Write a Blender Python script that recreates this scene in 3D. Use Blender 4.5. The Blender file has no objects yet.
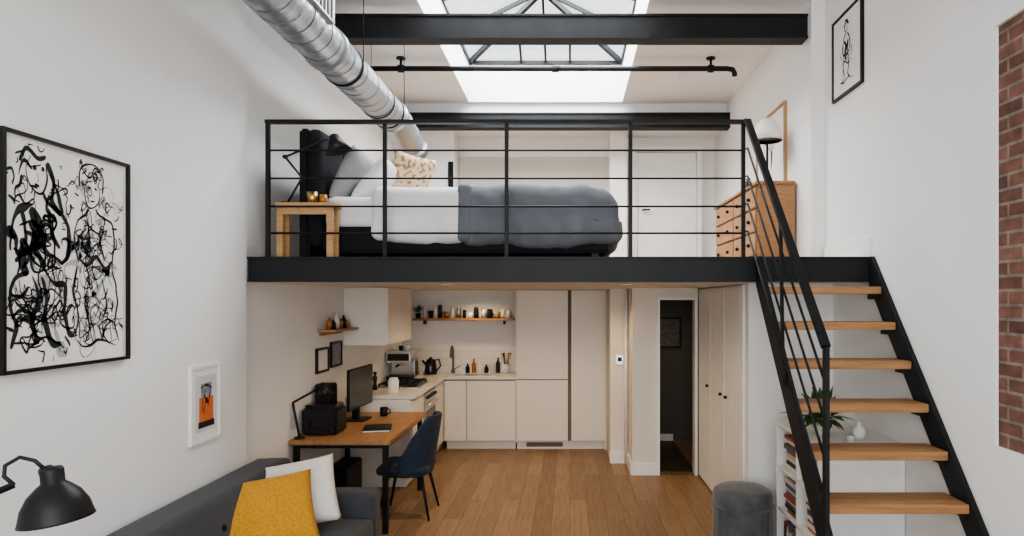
import bpy, bmesh, math, random
from mathutils import Vector, Matrix, noise
random.seed(7)
scene = bpy.context.scene
COL = scene.collection
try:
    scene.view_settings.view_transform = 'AgX'
    scene.view_settings.look = 'AgX - Medium High Contrast'
except Exception as ex: print(ex)

# ------------------------------------------------------------------ materials
MATS = {}
def mat(name, col, rough=.5, metal=0.0, col2=None, nscale=8, stretch=(1,1,1), bump=0, bscale=60, emit=None, estr=0, sheen=0, contrast=None, coat=0, spec=None):
    if name in MATS: return MATS[name]
    m = bpy.data.materials.new(name); m.use_nodes = True
    nt = m.node_tree; b = nt.nodes['Principled BSDF']
    b.inputs['Base Color'].default_value = (*col, 1)
    b.inputs['Roughness'].default_value = rough
    b.inputs['Metallic'].default_value = metal
    b.inputs['Sheen Weight'].default_value = sheen
    b.inputs['Coat Weight'].default_value = coat
    if spec is not None: b.inputs['Specular IOR Level'].default_value = spec
    tc = nt.nodes.new('ShaderNodeTexCoord'); mp = nt.nodes.new('ShaderNodeMapping')
    mp.inputs['Scale'].default_value = stretch
    nt.links.new(tc.outputs['Object'], mp.inputs['Vector'])
    if col2 is None: col2 = tuple(c*.93 for c in col)
    n = nt.nodes.new('ShaderNodeTexNoise'); n.inputs['Scale'].default_value = nscale; n.inputs['Detail'].default_value = 5
    nt.links.new(mp.outputs[0], n.inputs['Vector'])
    r = nt.nodes.new('ShaderNodeValToRGB')
    lo, hi = contrast or (.3, .7)
    r.color_ramp.elements[0].position = lo; r.color_ramp.elements[1].position = hi
    r.color_ramp.elements[0].color = (*col, 1); r.color_ramp.elements[1].color = (*col2, 1)
    nt.links.new(n.outputs['Fac'], r.inputs['Fac']); nt.links.new(r.outputs['Color'], b.inputs['Base Color'])
    if bump:
        n2 = nt.nodes.new('ShaderNodeTexNoise'); n2.inputs['Scale'].default_value = bscale
        nt.links.new(mp.outputs[0], n2.inputs['Vector'])
        bp = nt.nodes.new('ShaderNodeBump'); bp.inputs['Strength'].default_value = bump; bp.inputs['Distance'].default_value = .01
        nt.links.new(n2.outputs['Fac'], bp.inputs['Height']); nt.links.new(bp.outputs[0], b.inputs['Normal'])
    if emit:
        b.inputs['Emission Color'].default_value = (*emit, 1); b.inputs['Emission Strength'].default_value = estr
    MATS[name] = m
    return m

WALL = mat('white_plaster', (.80,.80,.79), .9, nscale=1.5, bump=.05, bscale=25, col2=(.77,.77,.76))
CEIL = mat('ceiling_paint', (.82,.82,.82), .9, nscale=1.5)
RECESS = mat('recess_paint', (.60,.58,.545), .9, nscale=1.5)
WARMW = mat('kitchen_plaster', (.76,.71,.64), .85, nscale=2)
TRIM = mat('trim_paint', (.82,.82,.81), .5)
CAB = mat('cabinet_lacquer', (.76,.725,.66), .45, nscale=1)
GAP = mat('shadow_gap', (.16,.14,.12), .8)
STEEL = mat('black_steel', (.009,.010,.011), .5, col2=(.014,.015,.017), nscale=6, spec=.25)
BLACK = mat('black_plastic', (.008,.008,.009), .45, spec=.35)
GLOSSB = mat('glossy_black', (.008,.008,.009), .15)
CHROME = mat('brushed_metal', (.6,.6,.6), .28, 1.0)
DUCT = mat('galvanised_steel', (.38,.40,.42), .40, .85, col2=(.43,.45,.47), nscale=2)
SEAM = mat('duct_seam', (.20,.21,.22), .5, .8)
OAKT = mat('oak_tread', (.25,.125,.05), .5, col2=(.39,.21,.09), nscale=6, stretch=(.6,8,8), bump=.05)
DESKW = mat('desk_wood', (.29,.145,.06), .45, col2=(.41,.225,.10), nscale=5, stretch=(8,.7,8))
OAKL = mat('light_oak', (.36,.205,.09), .5, col2=(.48,.29,.14), nscale=6, stretch=(2,2,9))
CHESTW = mat('chest_pine', (.27,.135,.055), .5, col2=(.37,.20,.088), nscale=5, stretch=(2,1,9))
SOFA = mat('charcoal_fabric', (.040,.043,.050), .95, col2=(.060,.064,.073), nscale=120, bump=.25, bscale=300, sheen=.1)
MUST = mat('mustard_knit', (.44,.20,.016), .95, col2=(.60,.31,.035), nscale=70, bump=.7, bscale=80, sheen=.05)
WCLOTH = mat('white_cotton', (.76,.74,.70), .95, nscale=5, bump=.15, bscale=60)
SHEET = mat('bed_sheet', (.70,.70,.705), .95, nscale=4, bump=.12, bscale=12)
DUVET = mat('blue_grey_linen', (.112,.124,.14), .95, col2=(.132,.146,.165), nscale=5, bump=.12, bscale=30, sheen=.05)
PILG = mat('grey_pillow_cotton', (.30,.30,.31), .95, bump=.15, bscale=20)
TAN = mat('patterned_tan_cloth', (.54,.42,.28), .95, col2=(.24,.14,.08), nscale=26, contrast=(.52,.58))
HEADB = mat('headboard_fabric', (.014,.015,.018), .9, bump=.1, bscale=200, spec=.2)
NAVY = mat('navy_velvet', (.006,.017,.036), .8, col2=(.010,.025,.05), nscale=20, sheen=.08)
VELV = mat('grey_velvet', (.055,.06,.068), .8, col2=(.095,.103,.115), nscale=9, sheen=.3)
PAPER = mat('paper_white', (.80,.79,.77), .9)
ORANGE = mat('print_orange', (.70,.11,.02), .8, col2=(.55,.2,.06), nscale=30)
GREYP = mat('print_grey', (.35,.36,.38), .8, col2=(.12,.12,.13), nscale=25)
DIMP = mat('print_dim', (.16,.16,.16), .8, col2=(.07,.07,.07), nscale=25)
INK = mat('black_ink', (.012,.012,.012), .8)
INKG = mat('grey_ink', (.40,.40,.41), .85)
LEAF = mat('plant_leaf', (.03,.09,.02), .6, col2=(.06,.15,.04), nscale=20)
POT = mat('pot_ceramic', (.65,.62,.57), .5)
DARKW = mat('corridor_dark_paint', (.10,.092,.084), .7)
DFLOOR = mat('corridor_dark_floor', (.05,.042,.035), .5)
COUNT = mat('stone_worktop', (.72,.69,.64), .3, nscale=20)
SHADE = mat('linen_shade', (.78,.74,.66), .9, bump=.1)
AMBER = mat('amber_glass', (.35,.13,.03), .15)
BRASS = mat('brass', (.6,.42,.16), .3, 1.0)
EMITW = mat('downlight_glow', (1,.85,.65), .5, emit=(1,.8,.55), estr=6)
GLOW = mat('screen_dark', (.012,.014,.017), .2)

def nodemat(name):
    m = bpy.data.materials.new(name); m.use_nodes = True
    return m, m.node_tree, m.node_tree.nodes['Principled BSDF']
FLOOR, nt, b = nodemat('oak_plank_floor')
tc = nt.nodes.new('ShaderNodeTexCoord'); mp = nt.nodes.new('ShaderNodeMapping'); mp.inputs['Rotation'].default_value = (0,0,math.pi/2)
nt.links.new(tc.outputs['Object'], mp.inputs['Vector'])
bk = nt.nodes.new('ShaderNodeTexBrick'); bk.inputs['Scale'].default_value = 1
bk.inputs['Brick Width'].default_value = 1.5; bk.inputs['Row Height'].default_value = .17; bk.inputs['Mortar Size'].default_value = .0022
bk.inputs['Color1'].default_value = (.20,.122,.066,1); bk.inputs['Color2'].default_value = (.285,.182,.105,1); bk.inputs['Mortar'].default_value = (.09,.053,.03,1)
bk.offset = .37
nt.links.new(mp.outputs[0], bk.inputs['Vector'])
mp2 = nt.nodes.new('ShaderNodeMapping'); mp2.inputs['Scale'].default_value = (14,1,1); nt.links.new(tc.outputs['Object'], mp2.inputs['Vector'])
n = nt.nodes.new('ShaderNodeTexNoise'); n.inputs['Scale'].default_value = 2.5; n.inputs['Detail'].default_value = 6; nt.links.new(mp2.outputs[0], n.inputs['Vector'])
mx = nt.nodes.new('ShaderNodeMix'); mx.data_type = 'RGBA'; mx.blend_type = 'OVERLAY'; mx.inputs['Factor'].default_value = .5
nt.links.new(bk.outputs['Color'], mx.inputs['A']); nt.links.new(n.outputs['Fac'], mx.inputs['B']); nt.links.new(mx.outputs['Result'], b.inputs['Base Color'])
b.inputs['Roughness'].default_value = .42
BRICK, nt, b = nodemat('red_brick')
tc = nt.nodes.new('ShaderNodeTexCoord'); sx = nt.nodes.new('ShaderNodeSeparateXYZ'); cx = nt.nodes.new('ShaderNodeCombineXYZ')
nt.links.new(tc.outputs['Object'], sx.inputs[0]); nt.links.new(sx.outputs['Y'], cx.inputs['X']); nt.links.new(sx.outputs['Z'], cx.inputs['Y'])
bk = nt.nodes.new('ShaderNodeTexBrick'); bk.inputs['Scale'].default_value = 1
bk.inputs['Brick Width'].default_value = .22; bk.inputs['Row Height'].default_value = .075; bk.inputs['Mortar Size'].default_value = .008
bk.inputs['Color1'].default_value = (.095,.042,.030,1); bk.inputs['Color2'].default_value = (.19,.092,.064,1); bk.inputs['Mortar'].default_value = (.20,.165,.14,1)
nt.links.new(cx.outputs[0], bk.inputs['Vector'])
n = nt.nodes.new('ShaderNodeTexNoise'); n.inputs['Scale'].default_value = 14; n.inputs['Detail'].default_value = 6; nt.links.new(tc.outputs['Object'], n.inputs['Vector'])
mx = nt.nodes.new('ShaderNodeMix'); mx.data_type = 'RGBA'; mx.blend_type = 'OVERLAY'; mx.inputs['Factor'].default_value = .8
nt.links.new(bk.outputs['Color'], mx.inputs['A']); nt.links.new(n.outputs['Fac'], mx.inputs['B']); nt.links.new(mx.outputs['Result'], b.inputs['Base Color'])
bp = nt.nodes.new('ShaderNodeBump'); bp.inputs['Strength'].default_value = .8; bp.inputs['Distance'].default_value = .01; bp.invert = True
nt.links.new(bk.outputs['Fac'], bp.inputs['Height']); nt.links.new(bp.outputs[0], b.inputs['Normal']); b.inputs['Roughness'].default_value = .9
GLASS, nt, b = nodemat('skylight_glass')
nt.nodes.remove(b); out = nt.nodes['Material Output']
tr = nt.nodes.new('ShaderNodeBsdfTransparent'); gl = nt.nodes.new('ShaderNodeBsdfGlossy'); gl.inputs['Roughness'].default_value = .05
ms = nt.nodes.new('ShaderNodeMixShader'); ms.inputs[0].default_value = .06
nt.links.new(tr.outputs[0], ms.inputs[1]); nt.links.new(gl.outputs[0], ms.inputs[2]); nt.links.new(ms.outputs[0], out.inputs[0])

# ------------------------------------------------------------------ geometry helpers
CUR = [None]
def G(name, loc=(0,0,0)):
    e = bpy.data.objects.new(name, None); e.location = loc; e.empty_display_size = .1
    COL.objects.link(e); CUR[0] = e
    return e
def END(): CUR[0] = None
def add(name, me, m, smooth=False):
    o = bpy.data.objects.new(name, me); COL.objects.link(o)
    if m: me.materials.append(m)
    if smooth:
        for p in me.polygons: p.use_smooth = True
    if CUR[0]:
        o.parent = CUR[0]
        o.matrix_parent_inverse = Matrix.Translation(-Vector(CUR[0].location))
    return o
def frombm(name, bm, m, smooth=False):
    bmesh.ops.recalc_face_normals(bm, faces=bm.faces)
    me = bpy.data.meshes.new(name); bm.to_mesh(me); bm.free()
    return add(name, me, m, smooth)
def box(name, x0,x1,y0,y1,z0,z1, m, bev=0, M=None, smooth=False):
    bm = bmesh.new(); bmesh.ops.create_cube(bm, size=1)
    for v in bm.verts:
        v.co = Vector(((x0+x1)/2+v.co.x*(x1-x0), (y0+y1)/2+v.co.y*(y1-y0), (z0+z1)/2+v.co.z*(z1-z0)))
    if bev: bmesh.ops.bevel(bm, geom=bm.edges[:], offset=bev, segments=2, affect='EDGES')
    if M is not None: bm.transform(M)
    return frombm(name, bm, m, smooth)
def prism_x(name, yz, x0, x1, m):
    bm = bmesh.new()
    a = [bm.verts.new((x0,y,z)) for y,z in yz]; c = [bm.verts.new((x1,y,z)) for y,z in yz]
    bm.faces.new(a); bm.faces.new(c[::-1]); k=len(yz)
    for i in range(k): bm.faces.new((a[i],a[(i+1)%k],c[(i+1)%k],c[i]))
    return frombm(name, bm, m)
def tube(name, pts, r, m, seg=10, closed=True, smooth=True):
    pts = [Vector(p) for p in pts]; n=len(pts)
    rs = r if isinstance(r,(list,tuple)) else [r]*n
    bm = bmesh.new(); rings=[]
    up = None
    for i,p in enumerate(pts):
        t = (pts[min(i+1,n-1)]-pts[max(i-1,0)]).normalized()
        if up is None:
            up = t.orthogonal().normalized()
        up = (up - t*up.dot(t)).normalized(); s = t.cross(up)
        rings.append([bm.verts.new(p+(up*math.cos(a)+s*math.sin(a))*rs[i]) for a in [2*math.pi*k/seg for k in range(seg)]])
    for i in range(n-1):
        for k in range(seg): bm.faces.new((rings[i][k],rings[i][(k+1)%seg],rings[i+1][(k+1)%seg],rings[i+1][k]))
    if closed: bm.faces.new(rings[0]); bm.faces.new(rings[-1])
    return frombm(name, bm, m, smooth)
def bar(name, p0, p1, w, m, h=None):
    p0=Vector(p0); p1=Vector(p1); d=(p1-p0); L=d.length; t=d.normalized(); h=h or w
    ref = Vector((0,0,1)) if abs(t.z)<.95 else Vector((0,1,0))
    s=t.cross(ref).normalized(); u=s.cross(t)
    bm=bmesh.new(); vs=[]
    for q in (p0,p1):
        vs.append([bm.verts.new(q+s*a*w/2+u*c*h/2) for a,c in ((-1,-1),(1,-1),(1,1),(-1,1))])
    bm.faces.new(vs[0]); bm.faces.new(vs[1][::-1])
    for i in range(4): bm.faces.new((vs[0][i],vs[0][(i+1)%4],vs[1][(i+1)%4],vs[1][i]))
    return frombm(name,bm,m)
def lathe(name, prof, c, m, seg=28, M=None, smooth=True):
    bm=bmesh.new(); rings=[]
    for r,z in prof:
        rings.append([bm.verts.new((r*math.cos(2*math.pi*k/seg), r*math.sin(2*math.pi*k/seg), z)) for k in range(seg)])
    for i in range(len(prof)-1):
        for k in range(seg): bm.faces.new((rings[i][k],rings[i][(k+1)%seg],rings[i+1][(k+1)%seg],rings[i+1][k]))
    for rr,p in ((rings[0],prof[0]),(rings[-1],prof[-1])):
        if p[0]>1e-4: bm.faces.new(rr)
    bmesh.ops.remove_doubles(bm, verts=bm.verts, dist=1e-5)
    bm.transform(Matrix.Translation(c) @ (M or Matrix.Identity(4)))
    return frombm(name,bm,m,smooth)
def softbox(name, x0,x1,y0,y1,z0,z1, r, m, amp=0, sc=4, cuts=14, fn=None, M=None):
    bm=bmesh.new(); bmesh.ops.create_cube(bm,size=2); bmesh.ops.subdivide_edges(bm,edges=bm.edges[:],cuts=cuts,use_grid_fill=True)
    c=Vector(((x0+x1)/2,(y0+y1)/2,(z0+z1)/2)); h=Vector(((x1-x0)/2,(y1-y0)/2,(z1-z0)/2)); rr=min(r,h.x,h.y,h.z)
    for v in bm.verts:
        q=Vector([math.sin(a*math.pi/2)*.6+a*.4 for a in v.co])
        p=Vector((q.x*h.x,q.y*h.y,q.z*h.z))
        i=Vector([max(-h[k]+rr,min(h[k]-rr,p[k])) for k in range(3)])
        d=p-i
        nrm=d.normalized() if d.length>1e-6 else Vector((0,0,0))
        if d.length>1e-6: p=i+nrm*rr
        w=c+p
        if amp and d.length>1e-6:
            w+=nrm*(noise.noise(w*sc)*amp+noise.noise(w*sc*2.7)*amp*.4)
        if fn: w=fn(w)
        v.co=w
    if M is not None: bm.transform(M)
    return frombm(name,bm,m,True)
def pillow(name, w, h, t, M, m, n=20, seed=0):
    bm=bmesh.new(); 
    def P(u,v,s):
        e=(1-abs(u)**2.6)*(1-abs(v)**2.6); th=t/2*max(0,e)**.42
        pin=1-.06*(1-abs(v)**2)*abs(u)**3; pin2=1-.06*(1-abs(u)**2)*abs(v)**3
        z=s*th+noise.noise(Vector((u*2+seed,v*2,s)))*.018*e+noise.noise(Vector((u*5+seed,v*5,s*3)))*.007*e
        return Vector((u*w/2*pin, v*h/2*pin2, z))
    for s in (1,-1):
        g=[[bm.verts.new(P(-1+2*i/n,-1+2*j/n,s)) for j in range(n+1)] for i in range(n+1)]
        for i in range(n):
            for j in range(n): bm.faces.new((g[i][j],g[i+1][j],g[i+1][j+1],g[i][j+1]))
    bmesh.ops.remove_doubles(bm,verts=bm.verts,dist=1e-4)
    bm.transform(M)
    return frombm(name,bm,m,True)
def T(x,y,z): return Matrix.Translation((x,y,z))
def R(a,ax): return Matrix.Rotation(math.radians(a),4,ax)

# ------------------------------------------------------------------ room shell
XL, XR = -2.385, 2.24
ZC = 4.70; YB = 9.35
box('floor', -2.7,2.6,-2.0,YB+.1,-.1,0, FLOOR)
box('wall_left', -2.6,XL,-2.0,4.72,0,ZC, WALL)
box('wall_left_rear', -2.6,-2.45,4.72,YB,0,ZC, WALL)
yb0,yb1,zb0,zb1 = 1.4,3.375,1.28,3.49
G('wall_right',(XR,2,0))
box('lower', XR,XR+.2,-2.0,5.62,0,zb0, WALL)
box('upper', XR,XR+.2,-2.0,5.62,zb1,ZC, WALL)
box('near', XR,XR+.2,-2.0,yb0,zb0,zb1, WALL)
box('far', XR,XR+.2,yb1,5.62,zb0,zb1, WALL)
box('exposed_brick', XR+.02,XR+.2,yb0,yb1,zb0,zb1, BRICK)
END()
box('wall_right_rear', 2.12,XR+.2,5.62,YB,0,ZC, WALL)
box('wall_back', -2.6,2.44,YB,YB+.12,0,ZC, WALL)
G('wall_front',(0,-2,0))
box('left_pier', -2.6,-1.9,-2.12,-2.0,0,ZC, WALL); box('right_pier', 1.8,2.44,-2.12,-2.0,0,ZC, WALL)
box('lintel', -1.9,1.8,-2.12,-2.0,4.2,ZC, WALL); box('sill_wall', -1.9,1.8,-2.12,-2.0,0,.5, WALL)
END()
G('window_1',(0,-2.06,0))
for x in (-1.88,-.95,-.02,.88,1.77): box('mullion', x-.025,x+.025,-2.09,-2.03,.5,4.2, STEEL)
for z in (.52,1.6,2.9,4.18): box('transom', -1.88,1.78,-2.09,-2.03,z-.02,z+.02, STEEL)
END()
sx0,sx1,sy0,sy1 = -1.35,.70,4.9,8.56
ZW=5.20
G('ceiling',(0,0,ZC))
box('front', -2.6,2.44,-2.0,sy0,ZC,ZC+.12, CEIL)
box('left', -2.6,sx0,sy0,sy1,ZC,ZC+.12, CEIL)
box('right', sx1,2.44,sy0,sy1,ZC,ZC+.12, CEIL)
box('rear', -2.6,2.44,sy1,YB+.1,ZC,ZC+.12, CEIL)
zz_=ZC+.12
box('well_left', sx0-.05,sx0,sy0,sy1,zz_,ZW, CEIL); box('well_right', sx1,sx1+.05,sy0,sy1,zz_,ZW, CEIL)
box('well_front', sx0,sx1,sy0-.05,sy0,zz_,ZW, CEIL); box('well_rear', sx0,sx1,sy1,sy1+.05,zz_,ZW, CEIL)
END()
G('skylight_lantern',((sx0+sx1)/2,6.6,5.12))
zb=ZW+.02; zr=5.72; xc=(sx0+sx1)/2; ry0,ry1=5.9,7.6
for nm,a,c in (('base_l',(sx0,sy0,zb),(sx0,sy1,zb)),('base_r',(sx1,sy0,zb),(sx1,sy1,zb)),('base_f',(sx0,sy0,zb),(sx1,sy0,zb)),('base_b',(sx0,sy1,zb),(sx1,sy1,zb))):
    bar(nm,a,c,.05,STEEL,.05)
bar('ridge',(xc,ry0,zr),(xc,ry1,zr),.06,STEEL,.08)
for x in (sx0,sx1):
    bar('hip',(x,sy0,zb),(xc,ry0,zr),.05,STEEL,.06); bar('hip',(x,sy1,zb),(xc,ry1,zr),.05,STEEL,.06)
    for y in (ry0,(ry0+ry1)/2,ry1): bar('rafter',(x,y,zb),(xc,y,zr),.035,STEEL,.045)
for x in (sx0+.7,sx1-.7): 
    s = (x-sx0)/(xc-sx0) if x<xc else (sx1-x)/(sx1-xc)
    for ya,yb_ in ((sy0,ry0),(sy1,ry1)):
        bar('jack',(x,ya,zb),(x,ya+(yb_-ya)*s,zb+(zr-zb)*s),.03,STEEL,.04)
bar('centre_jack',(xc,sy1,zb),(xc,ry1,zr),.03,STEEL,.04)
for y in (6.3,7.7): bar('tie',(sx0,y,zb),(sx1,y,zb),.03,STEEL,.04)
bm=bmesh.new(); V=lambda *p: bm.verts.new((p[0],p[1],p[2]+.03))
a,b_,c_,d_,e_,f_=V(sx0,sy0,zb),V(sx1,sy0,zb),V(sx1,sy1,zb),V(sx0,sy1,zb),V(xc,ry0,zr),V(xc,ry1,zr)
for q in ((a,b_,e_),(b_,c_,f_,e_),(c_,d_,f_),(d_,a,e_,f_)): bm.faces.new(q)
frombm('glass',bm,GLASS)
END()
box('trim_bulkhead', -2.45,2.12,8.63,YB,4.42,ZC, CEIL)
def ibeam(name,x0,x1,y,z0,z1,w=.16,tf=.018):
    G(name,((x0+x1)/2,y,z0))
    box('bottom_flange',x0,x1,y-w/2,y+w/2,z0,z0+tf,STEEL); box('top_flange',x0,x1,y-w/2,y+w/2,z1-tf,z1,STEEL)
    box('web',x0,x1,y-w*.40,y-w*.25,z0+tf,z1-tf,STEEL); END()
ibeam('steel_beam',-2.45,2.10,5.72,4.36,4.575)
ibeam('steel_beam',-2.45,2.12,8.54,4.33,4.53)
G('ceiling_pipe',(-.2,7,4.6))
tube('pipe',[(-2.44,7.0,4.58),(1.72,7.0,4.58),(1.78,7.0,4.57),(1.80,7.0,4.53),(1.80,7.0,4.50)],.028,STEEL)
for x in (-1.85,1.54):
    tube('hanger',[(x,7.0,4.7),(x,7.0,4.58)],.014,STEEL); tube('clamp',[(x-.03,7,4.58),(x+.03,7,4.58)],.042,STEEL)
    lathe('rose',[(.05,0),(.05,.015),(0,.015)],(x,7,4.685),STEEL)
tube('coupling',[(-.2,7,4.58),(-.12,7,4.58)],.038,STEEL)
END()
G('smoke_detector',(1.33,7.5,4.68)); lathe('body',[(0,-.04),(.035,-.04),(.05,-.015),(.055,0)],(1.33,7.5,ZC),TRIM); END()
dX,dZ=-1.88,3.99; dr=.160
G('ventilation_duct',(dX,4,4.0))
pts=[];rs=[]; y=-1.9; k=0
while y<6.85:
    pts.append((dX,y,dZ)); rs.append(dr+(.007 if k%5==0 else 0)); y+=.022; k+=1
for i in range(30):
    a=i/29; pts.append((dX+.05*a*a,6.86+.55*a,dZ-.22*a*a)); rs.append(dr+(.007 if i%6==0 else 0))
tube('spiral_pipe',pts,rs,DUCT,seg=32)
sp=[]; y=2.6
while y<6.84:
    a=2*math.pi*y/.16; sp.append((dX+(dr+.003)*math.cos(a),y,dZ+(dr+.003)*math.sin(a))); y+=.16/20
tube('spiral_seam',sp,.0035,SEAM,seg=5)
e=Vector(pts[-1]); d=(Vector(pts[-1])-Vector(pts[-2])).normalized()
tube('end_collar',[e-d*.05,e+d*.03],dr+.03,SEAM,seg=32)
for yy in (6.75,4.94): tube('joint_collar',[(dX,yy-.04,dZ),(dX,yy+.04,dZ)],dr+.016,DUCT,seg=32)
for yy in (6.25,): tube('black_strap',[(dX,yy-.012,dZ),(dX,yy+.012,dZ)],dr+.012,STEEL,seg=32)
box('grille_frame',dX+.13,dX+.19,3.95,4.6,4.03,4.22,DUCT)
for i in range(9): box('grille_slot',dX+.185,dX+.195,4.0+i*.065,4.03+i*.065,4.05,4.20,GAP)
for y in (3.0,5.3,6.6):
    for s in (-.17,.17): tube('hanger_rod',[(dX+s,y,dZ),(dX+s,y,4.7)],.004,STEEL,seg=6)
    tube('strap',[(dX,y-.012,dZ),(dX,y+.012,dZ)],dr+.013,STEEL,seg=32)
END()

# mezzanine platform
ZP=2.37
G('mezzanine_platform',(0,5,2.2))
box('slab', -2.449,2.115,4.86,YB-.002,2.19,ZP, WARMW)
box('slab_right', 2.115,XR-.002,4.86,5.61,2.19,ZP, WARMW)
box('fascia_web', -2.384,2.235,4.74,4.86,2.2,ZP-.012, STEEL)
box('fascia_top', -2.384,2.235,4.725,4.86,ZP-.018,ZP, STEEL)
box('fascia_bottom', -2.384,2.235,4.725,4.86,2.185,2.203, STEEL)
END()
box('floor_upper', -2.45,2.12,4.87,YB,ZP,ZP+.005, mat('upper_oak',(.3,.17,.08),.5))
box('baseboard_right', XR-.02,XR,4.75,5.60,ZP,ZP+.15, TRIM)
box('baseboard_left', -2.45,-2.43,4.75,YB,ZP,ZP+.13, TRIM)
box('wall_partition', -2.45,-1.62,8.95,YB,ZP,4.42, WALL)
G('wall_recess_panel',(-.5,9.3,3))
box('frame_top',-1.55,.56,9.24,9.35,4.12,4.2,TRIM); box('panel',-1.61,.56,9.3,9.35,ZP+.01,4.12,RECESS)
END()
box('wall_nib', .56,.80,9.0,YB,ZP,4.42, WALL)
G('door_1',(1.4,9.3,ZP))
box('leaf',.97,1.83,9.27,9.35,ZP+.01,4.18,TRIM); box('architrave_l',.90,.965,9.22,9.35,ZP+.01,4.26,TRIM)
box('architrave_r',1.835,1.9,9.22,9.35,ZP+.01,4.26,TRIM); box('architrave_top',.965,1.835,9.22,9.35,4.19,4.26,TRIM)
tube('handle',[(1.05,9.27,3.35),(1.05,9.21,3.35),(1.15,9.21,3.35)],.012,STEEL)
END()
G('narrow_mirror',(-1.66,8.93,3.6)); box('frame',-1.70,-1.63,8.92,8.95,3.62,3.98,STEEL); box('glass',-1.69,-1.64,8.915,8.92,3.64,3.96,GLOW); END()

G('mezzanine_railing',(-.5,4.78,ZP))
posts=[-2.26,-1.385,-.474,.452,1.296]
for x in posts: bar('post',(x,4.79,ZP),(x,4.79,3.385),.028,STEEL,.028)
box('handrail',-2.275,1.31,4.765,4.815,3.370,3.395,STEEL)
for z in (3.17,2.96,2.75,2.55): tube('rail',[(-2.26,4.79,z),(1.296,4.79,z)],.0075,STEEL,seg=8)
END()

# ------------------------------------------------------------------ stairs
G('staircase',(1.8,3.7,0))
sl=1.225
def fz(Y): return 2.18+(Y-4.54)*sl
def fy(z): return 4.54+(z-2.18)/sl
poly=[(fy(2.37),2.37),(4.722,2.37),(4.722,fz(4.722-.2)),(fy(0)+.2,0),(fy(0),0)]
prism_x('stringer_left',poly,1.372,1.402,STEEL)
prism_x('stringer_right',poly,2.205,2.235,STEEL)
for k in range(9):
    y=4.53-.2*k; z=2.145-.245*k
    box('tread_%d'%(k+1),1.402,2.205,y,y+.235,z-.052,z,OAKT,.004)
    box('bracket_l',1.402,1.409,y+.03,y+.2,z-.09,z-.052,STEEL); box('bracket_r',2.198,2.205,y+.03,y+.2,z-.09,z-.052,STEEL)
END()
G('stair_railing',(1.4,4,1.8))
top=Vector((1.315,4.74,3.38)); bot=Vector((1.36,3.40,1.80))
bar('handrail',top,bot,.045,STEEL,.028)
bar('handrail_return',(1.312,4.762,3.38),top,.045,STEEL,.028)
for i in range(1,5):
    d=Vector((0,0,-.205*i)); tube('infill_rail',[(1.312,4.765,3.38-.205*i),top+d,bot+d],.0075,STEEL,seg=8)
bar('newel',(1.36,3.40,fz(3.4)-.1),(1.36,3.40,1.80),.022,STEEL,.045)
m_=top.lerp(bot,.5); bar('mid_post',(m_.x+.02,m_.y,fz(m_.y)-.1),(m_.x,m_.y,m_.z),.016,STEEL,.028)
END()

# ------------------------------------------------------------------ bed
G('double_bed',(-.8,5.8,ZP))
box('headboard_core',-2.13,-2.05,5.02,6.6,ZP,3.40,HEADB,.02)
for i in range(3): softbox('headboard_panel',-2.07,-1.95,5.02+i*.53,5.53+i*.53,ZP+.1,3.40,.05,HEADB,cuts=8)
box('base',-1.95,.30,5.04,6.56,ZP+.05,ZP+.26,HEADB,.02)
for x in (-1.85,.2):
    for y in (5.1,6.45): box('foot',x-.03,x+.03,y-.03,y+.03,ZP,ZP+.06,STEEL)
softbox('mattress',-1.94,.32,5.03,6.57,ZP+.25,ZP+.50,.06,SHEET,.006,6)
def foldfn(w):
    if w.y<5.3 and w.z<ZP+.47:
        f=(ZP+.47-w.z)/.35
        w=Vector((w.x,w.y-f*(.026*math.sin(w.x*15+1+.8*math.sin(w.x*4))+.016*math.sin(w.x*31)+.02),w.z+.014*math.sin(w.x*7)*f))
    return w
softbox('folded_white_throw',-1.56,-.80,4.98,6.62,ZP+.13,ZP+.572,.08,SHEET,.010,5,cuts=32,fn=foldfn)
def duvfn(w):
    w=foldfn(w)
    t=max(0,min(1,(w.x-.0)/.42))
    dz=noise.noise(Vector((w.x*2.0+w.y*1.2,w.y*1.6,3)))*.018+abs(noise.noise(Vector((w.x*5+w.y*1.2,w.y*1.5,7))))*.026
    dy=noise.noise(Vector((w.x*6+w.z*5,w.z*3,2)))*.02 if w.y<5.2 else 0
    return Vector((w.x+.20*t*max(0,(ZP+.42-w.z)),w.y-dy,w.z-(.09*t*t if w.z>ZP+.3 else 0)+dz))
softbox('duvet',-.86,.38,4.965,6.64,ZP+.09,ZP+.585,.12,DUVET,.012,3.0,cuts=50,fn=duvfn)
softbox('duvet_turned_edge',-.88,-.76,4.960,6.64,ZP+.13,ZP+.592,.05,DUVET,.006,5,cuts=24,fn=foldfn)
def PM(x,y,z,lean,yaw=0): return T(x,y,z)@R(yaw,'Z')@R(90,'Z')@R(lean,'X')
pillow('pillow_grey_1',.66,.48,.18,PM(-1.80,5.42,ZP+.70,-64,-4),PILG,seed=1)
pillow('pillow_grey_2',.66,.46,.17,PM(-1.78,6.15,ZP+.69,-62,3),PILG,seed=2)
pillow('pillow_white_1',.64,.44,.17,PM(-1.60,5.46,ZP+.66,-50,-6),SHEET,seed=3)
pillow('pillow_white_2',.64,.44,.17,PM(-1.60,6.15,ZP+.66,-50,3),WCLOTH,seed=4)
pillow('pillow_tan',.48,.46,.14,PM(-1.41,5.58,ZP+.73,-58,-32),TAN,seed=5)
END()
zt=ZP+.42
G('wooden_nightstand',(-2.0,4.92,ZP))
box('top',-2.24,-1.78,4.84,5.0,zt-.035,zt,OAKL,.006)
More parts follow.
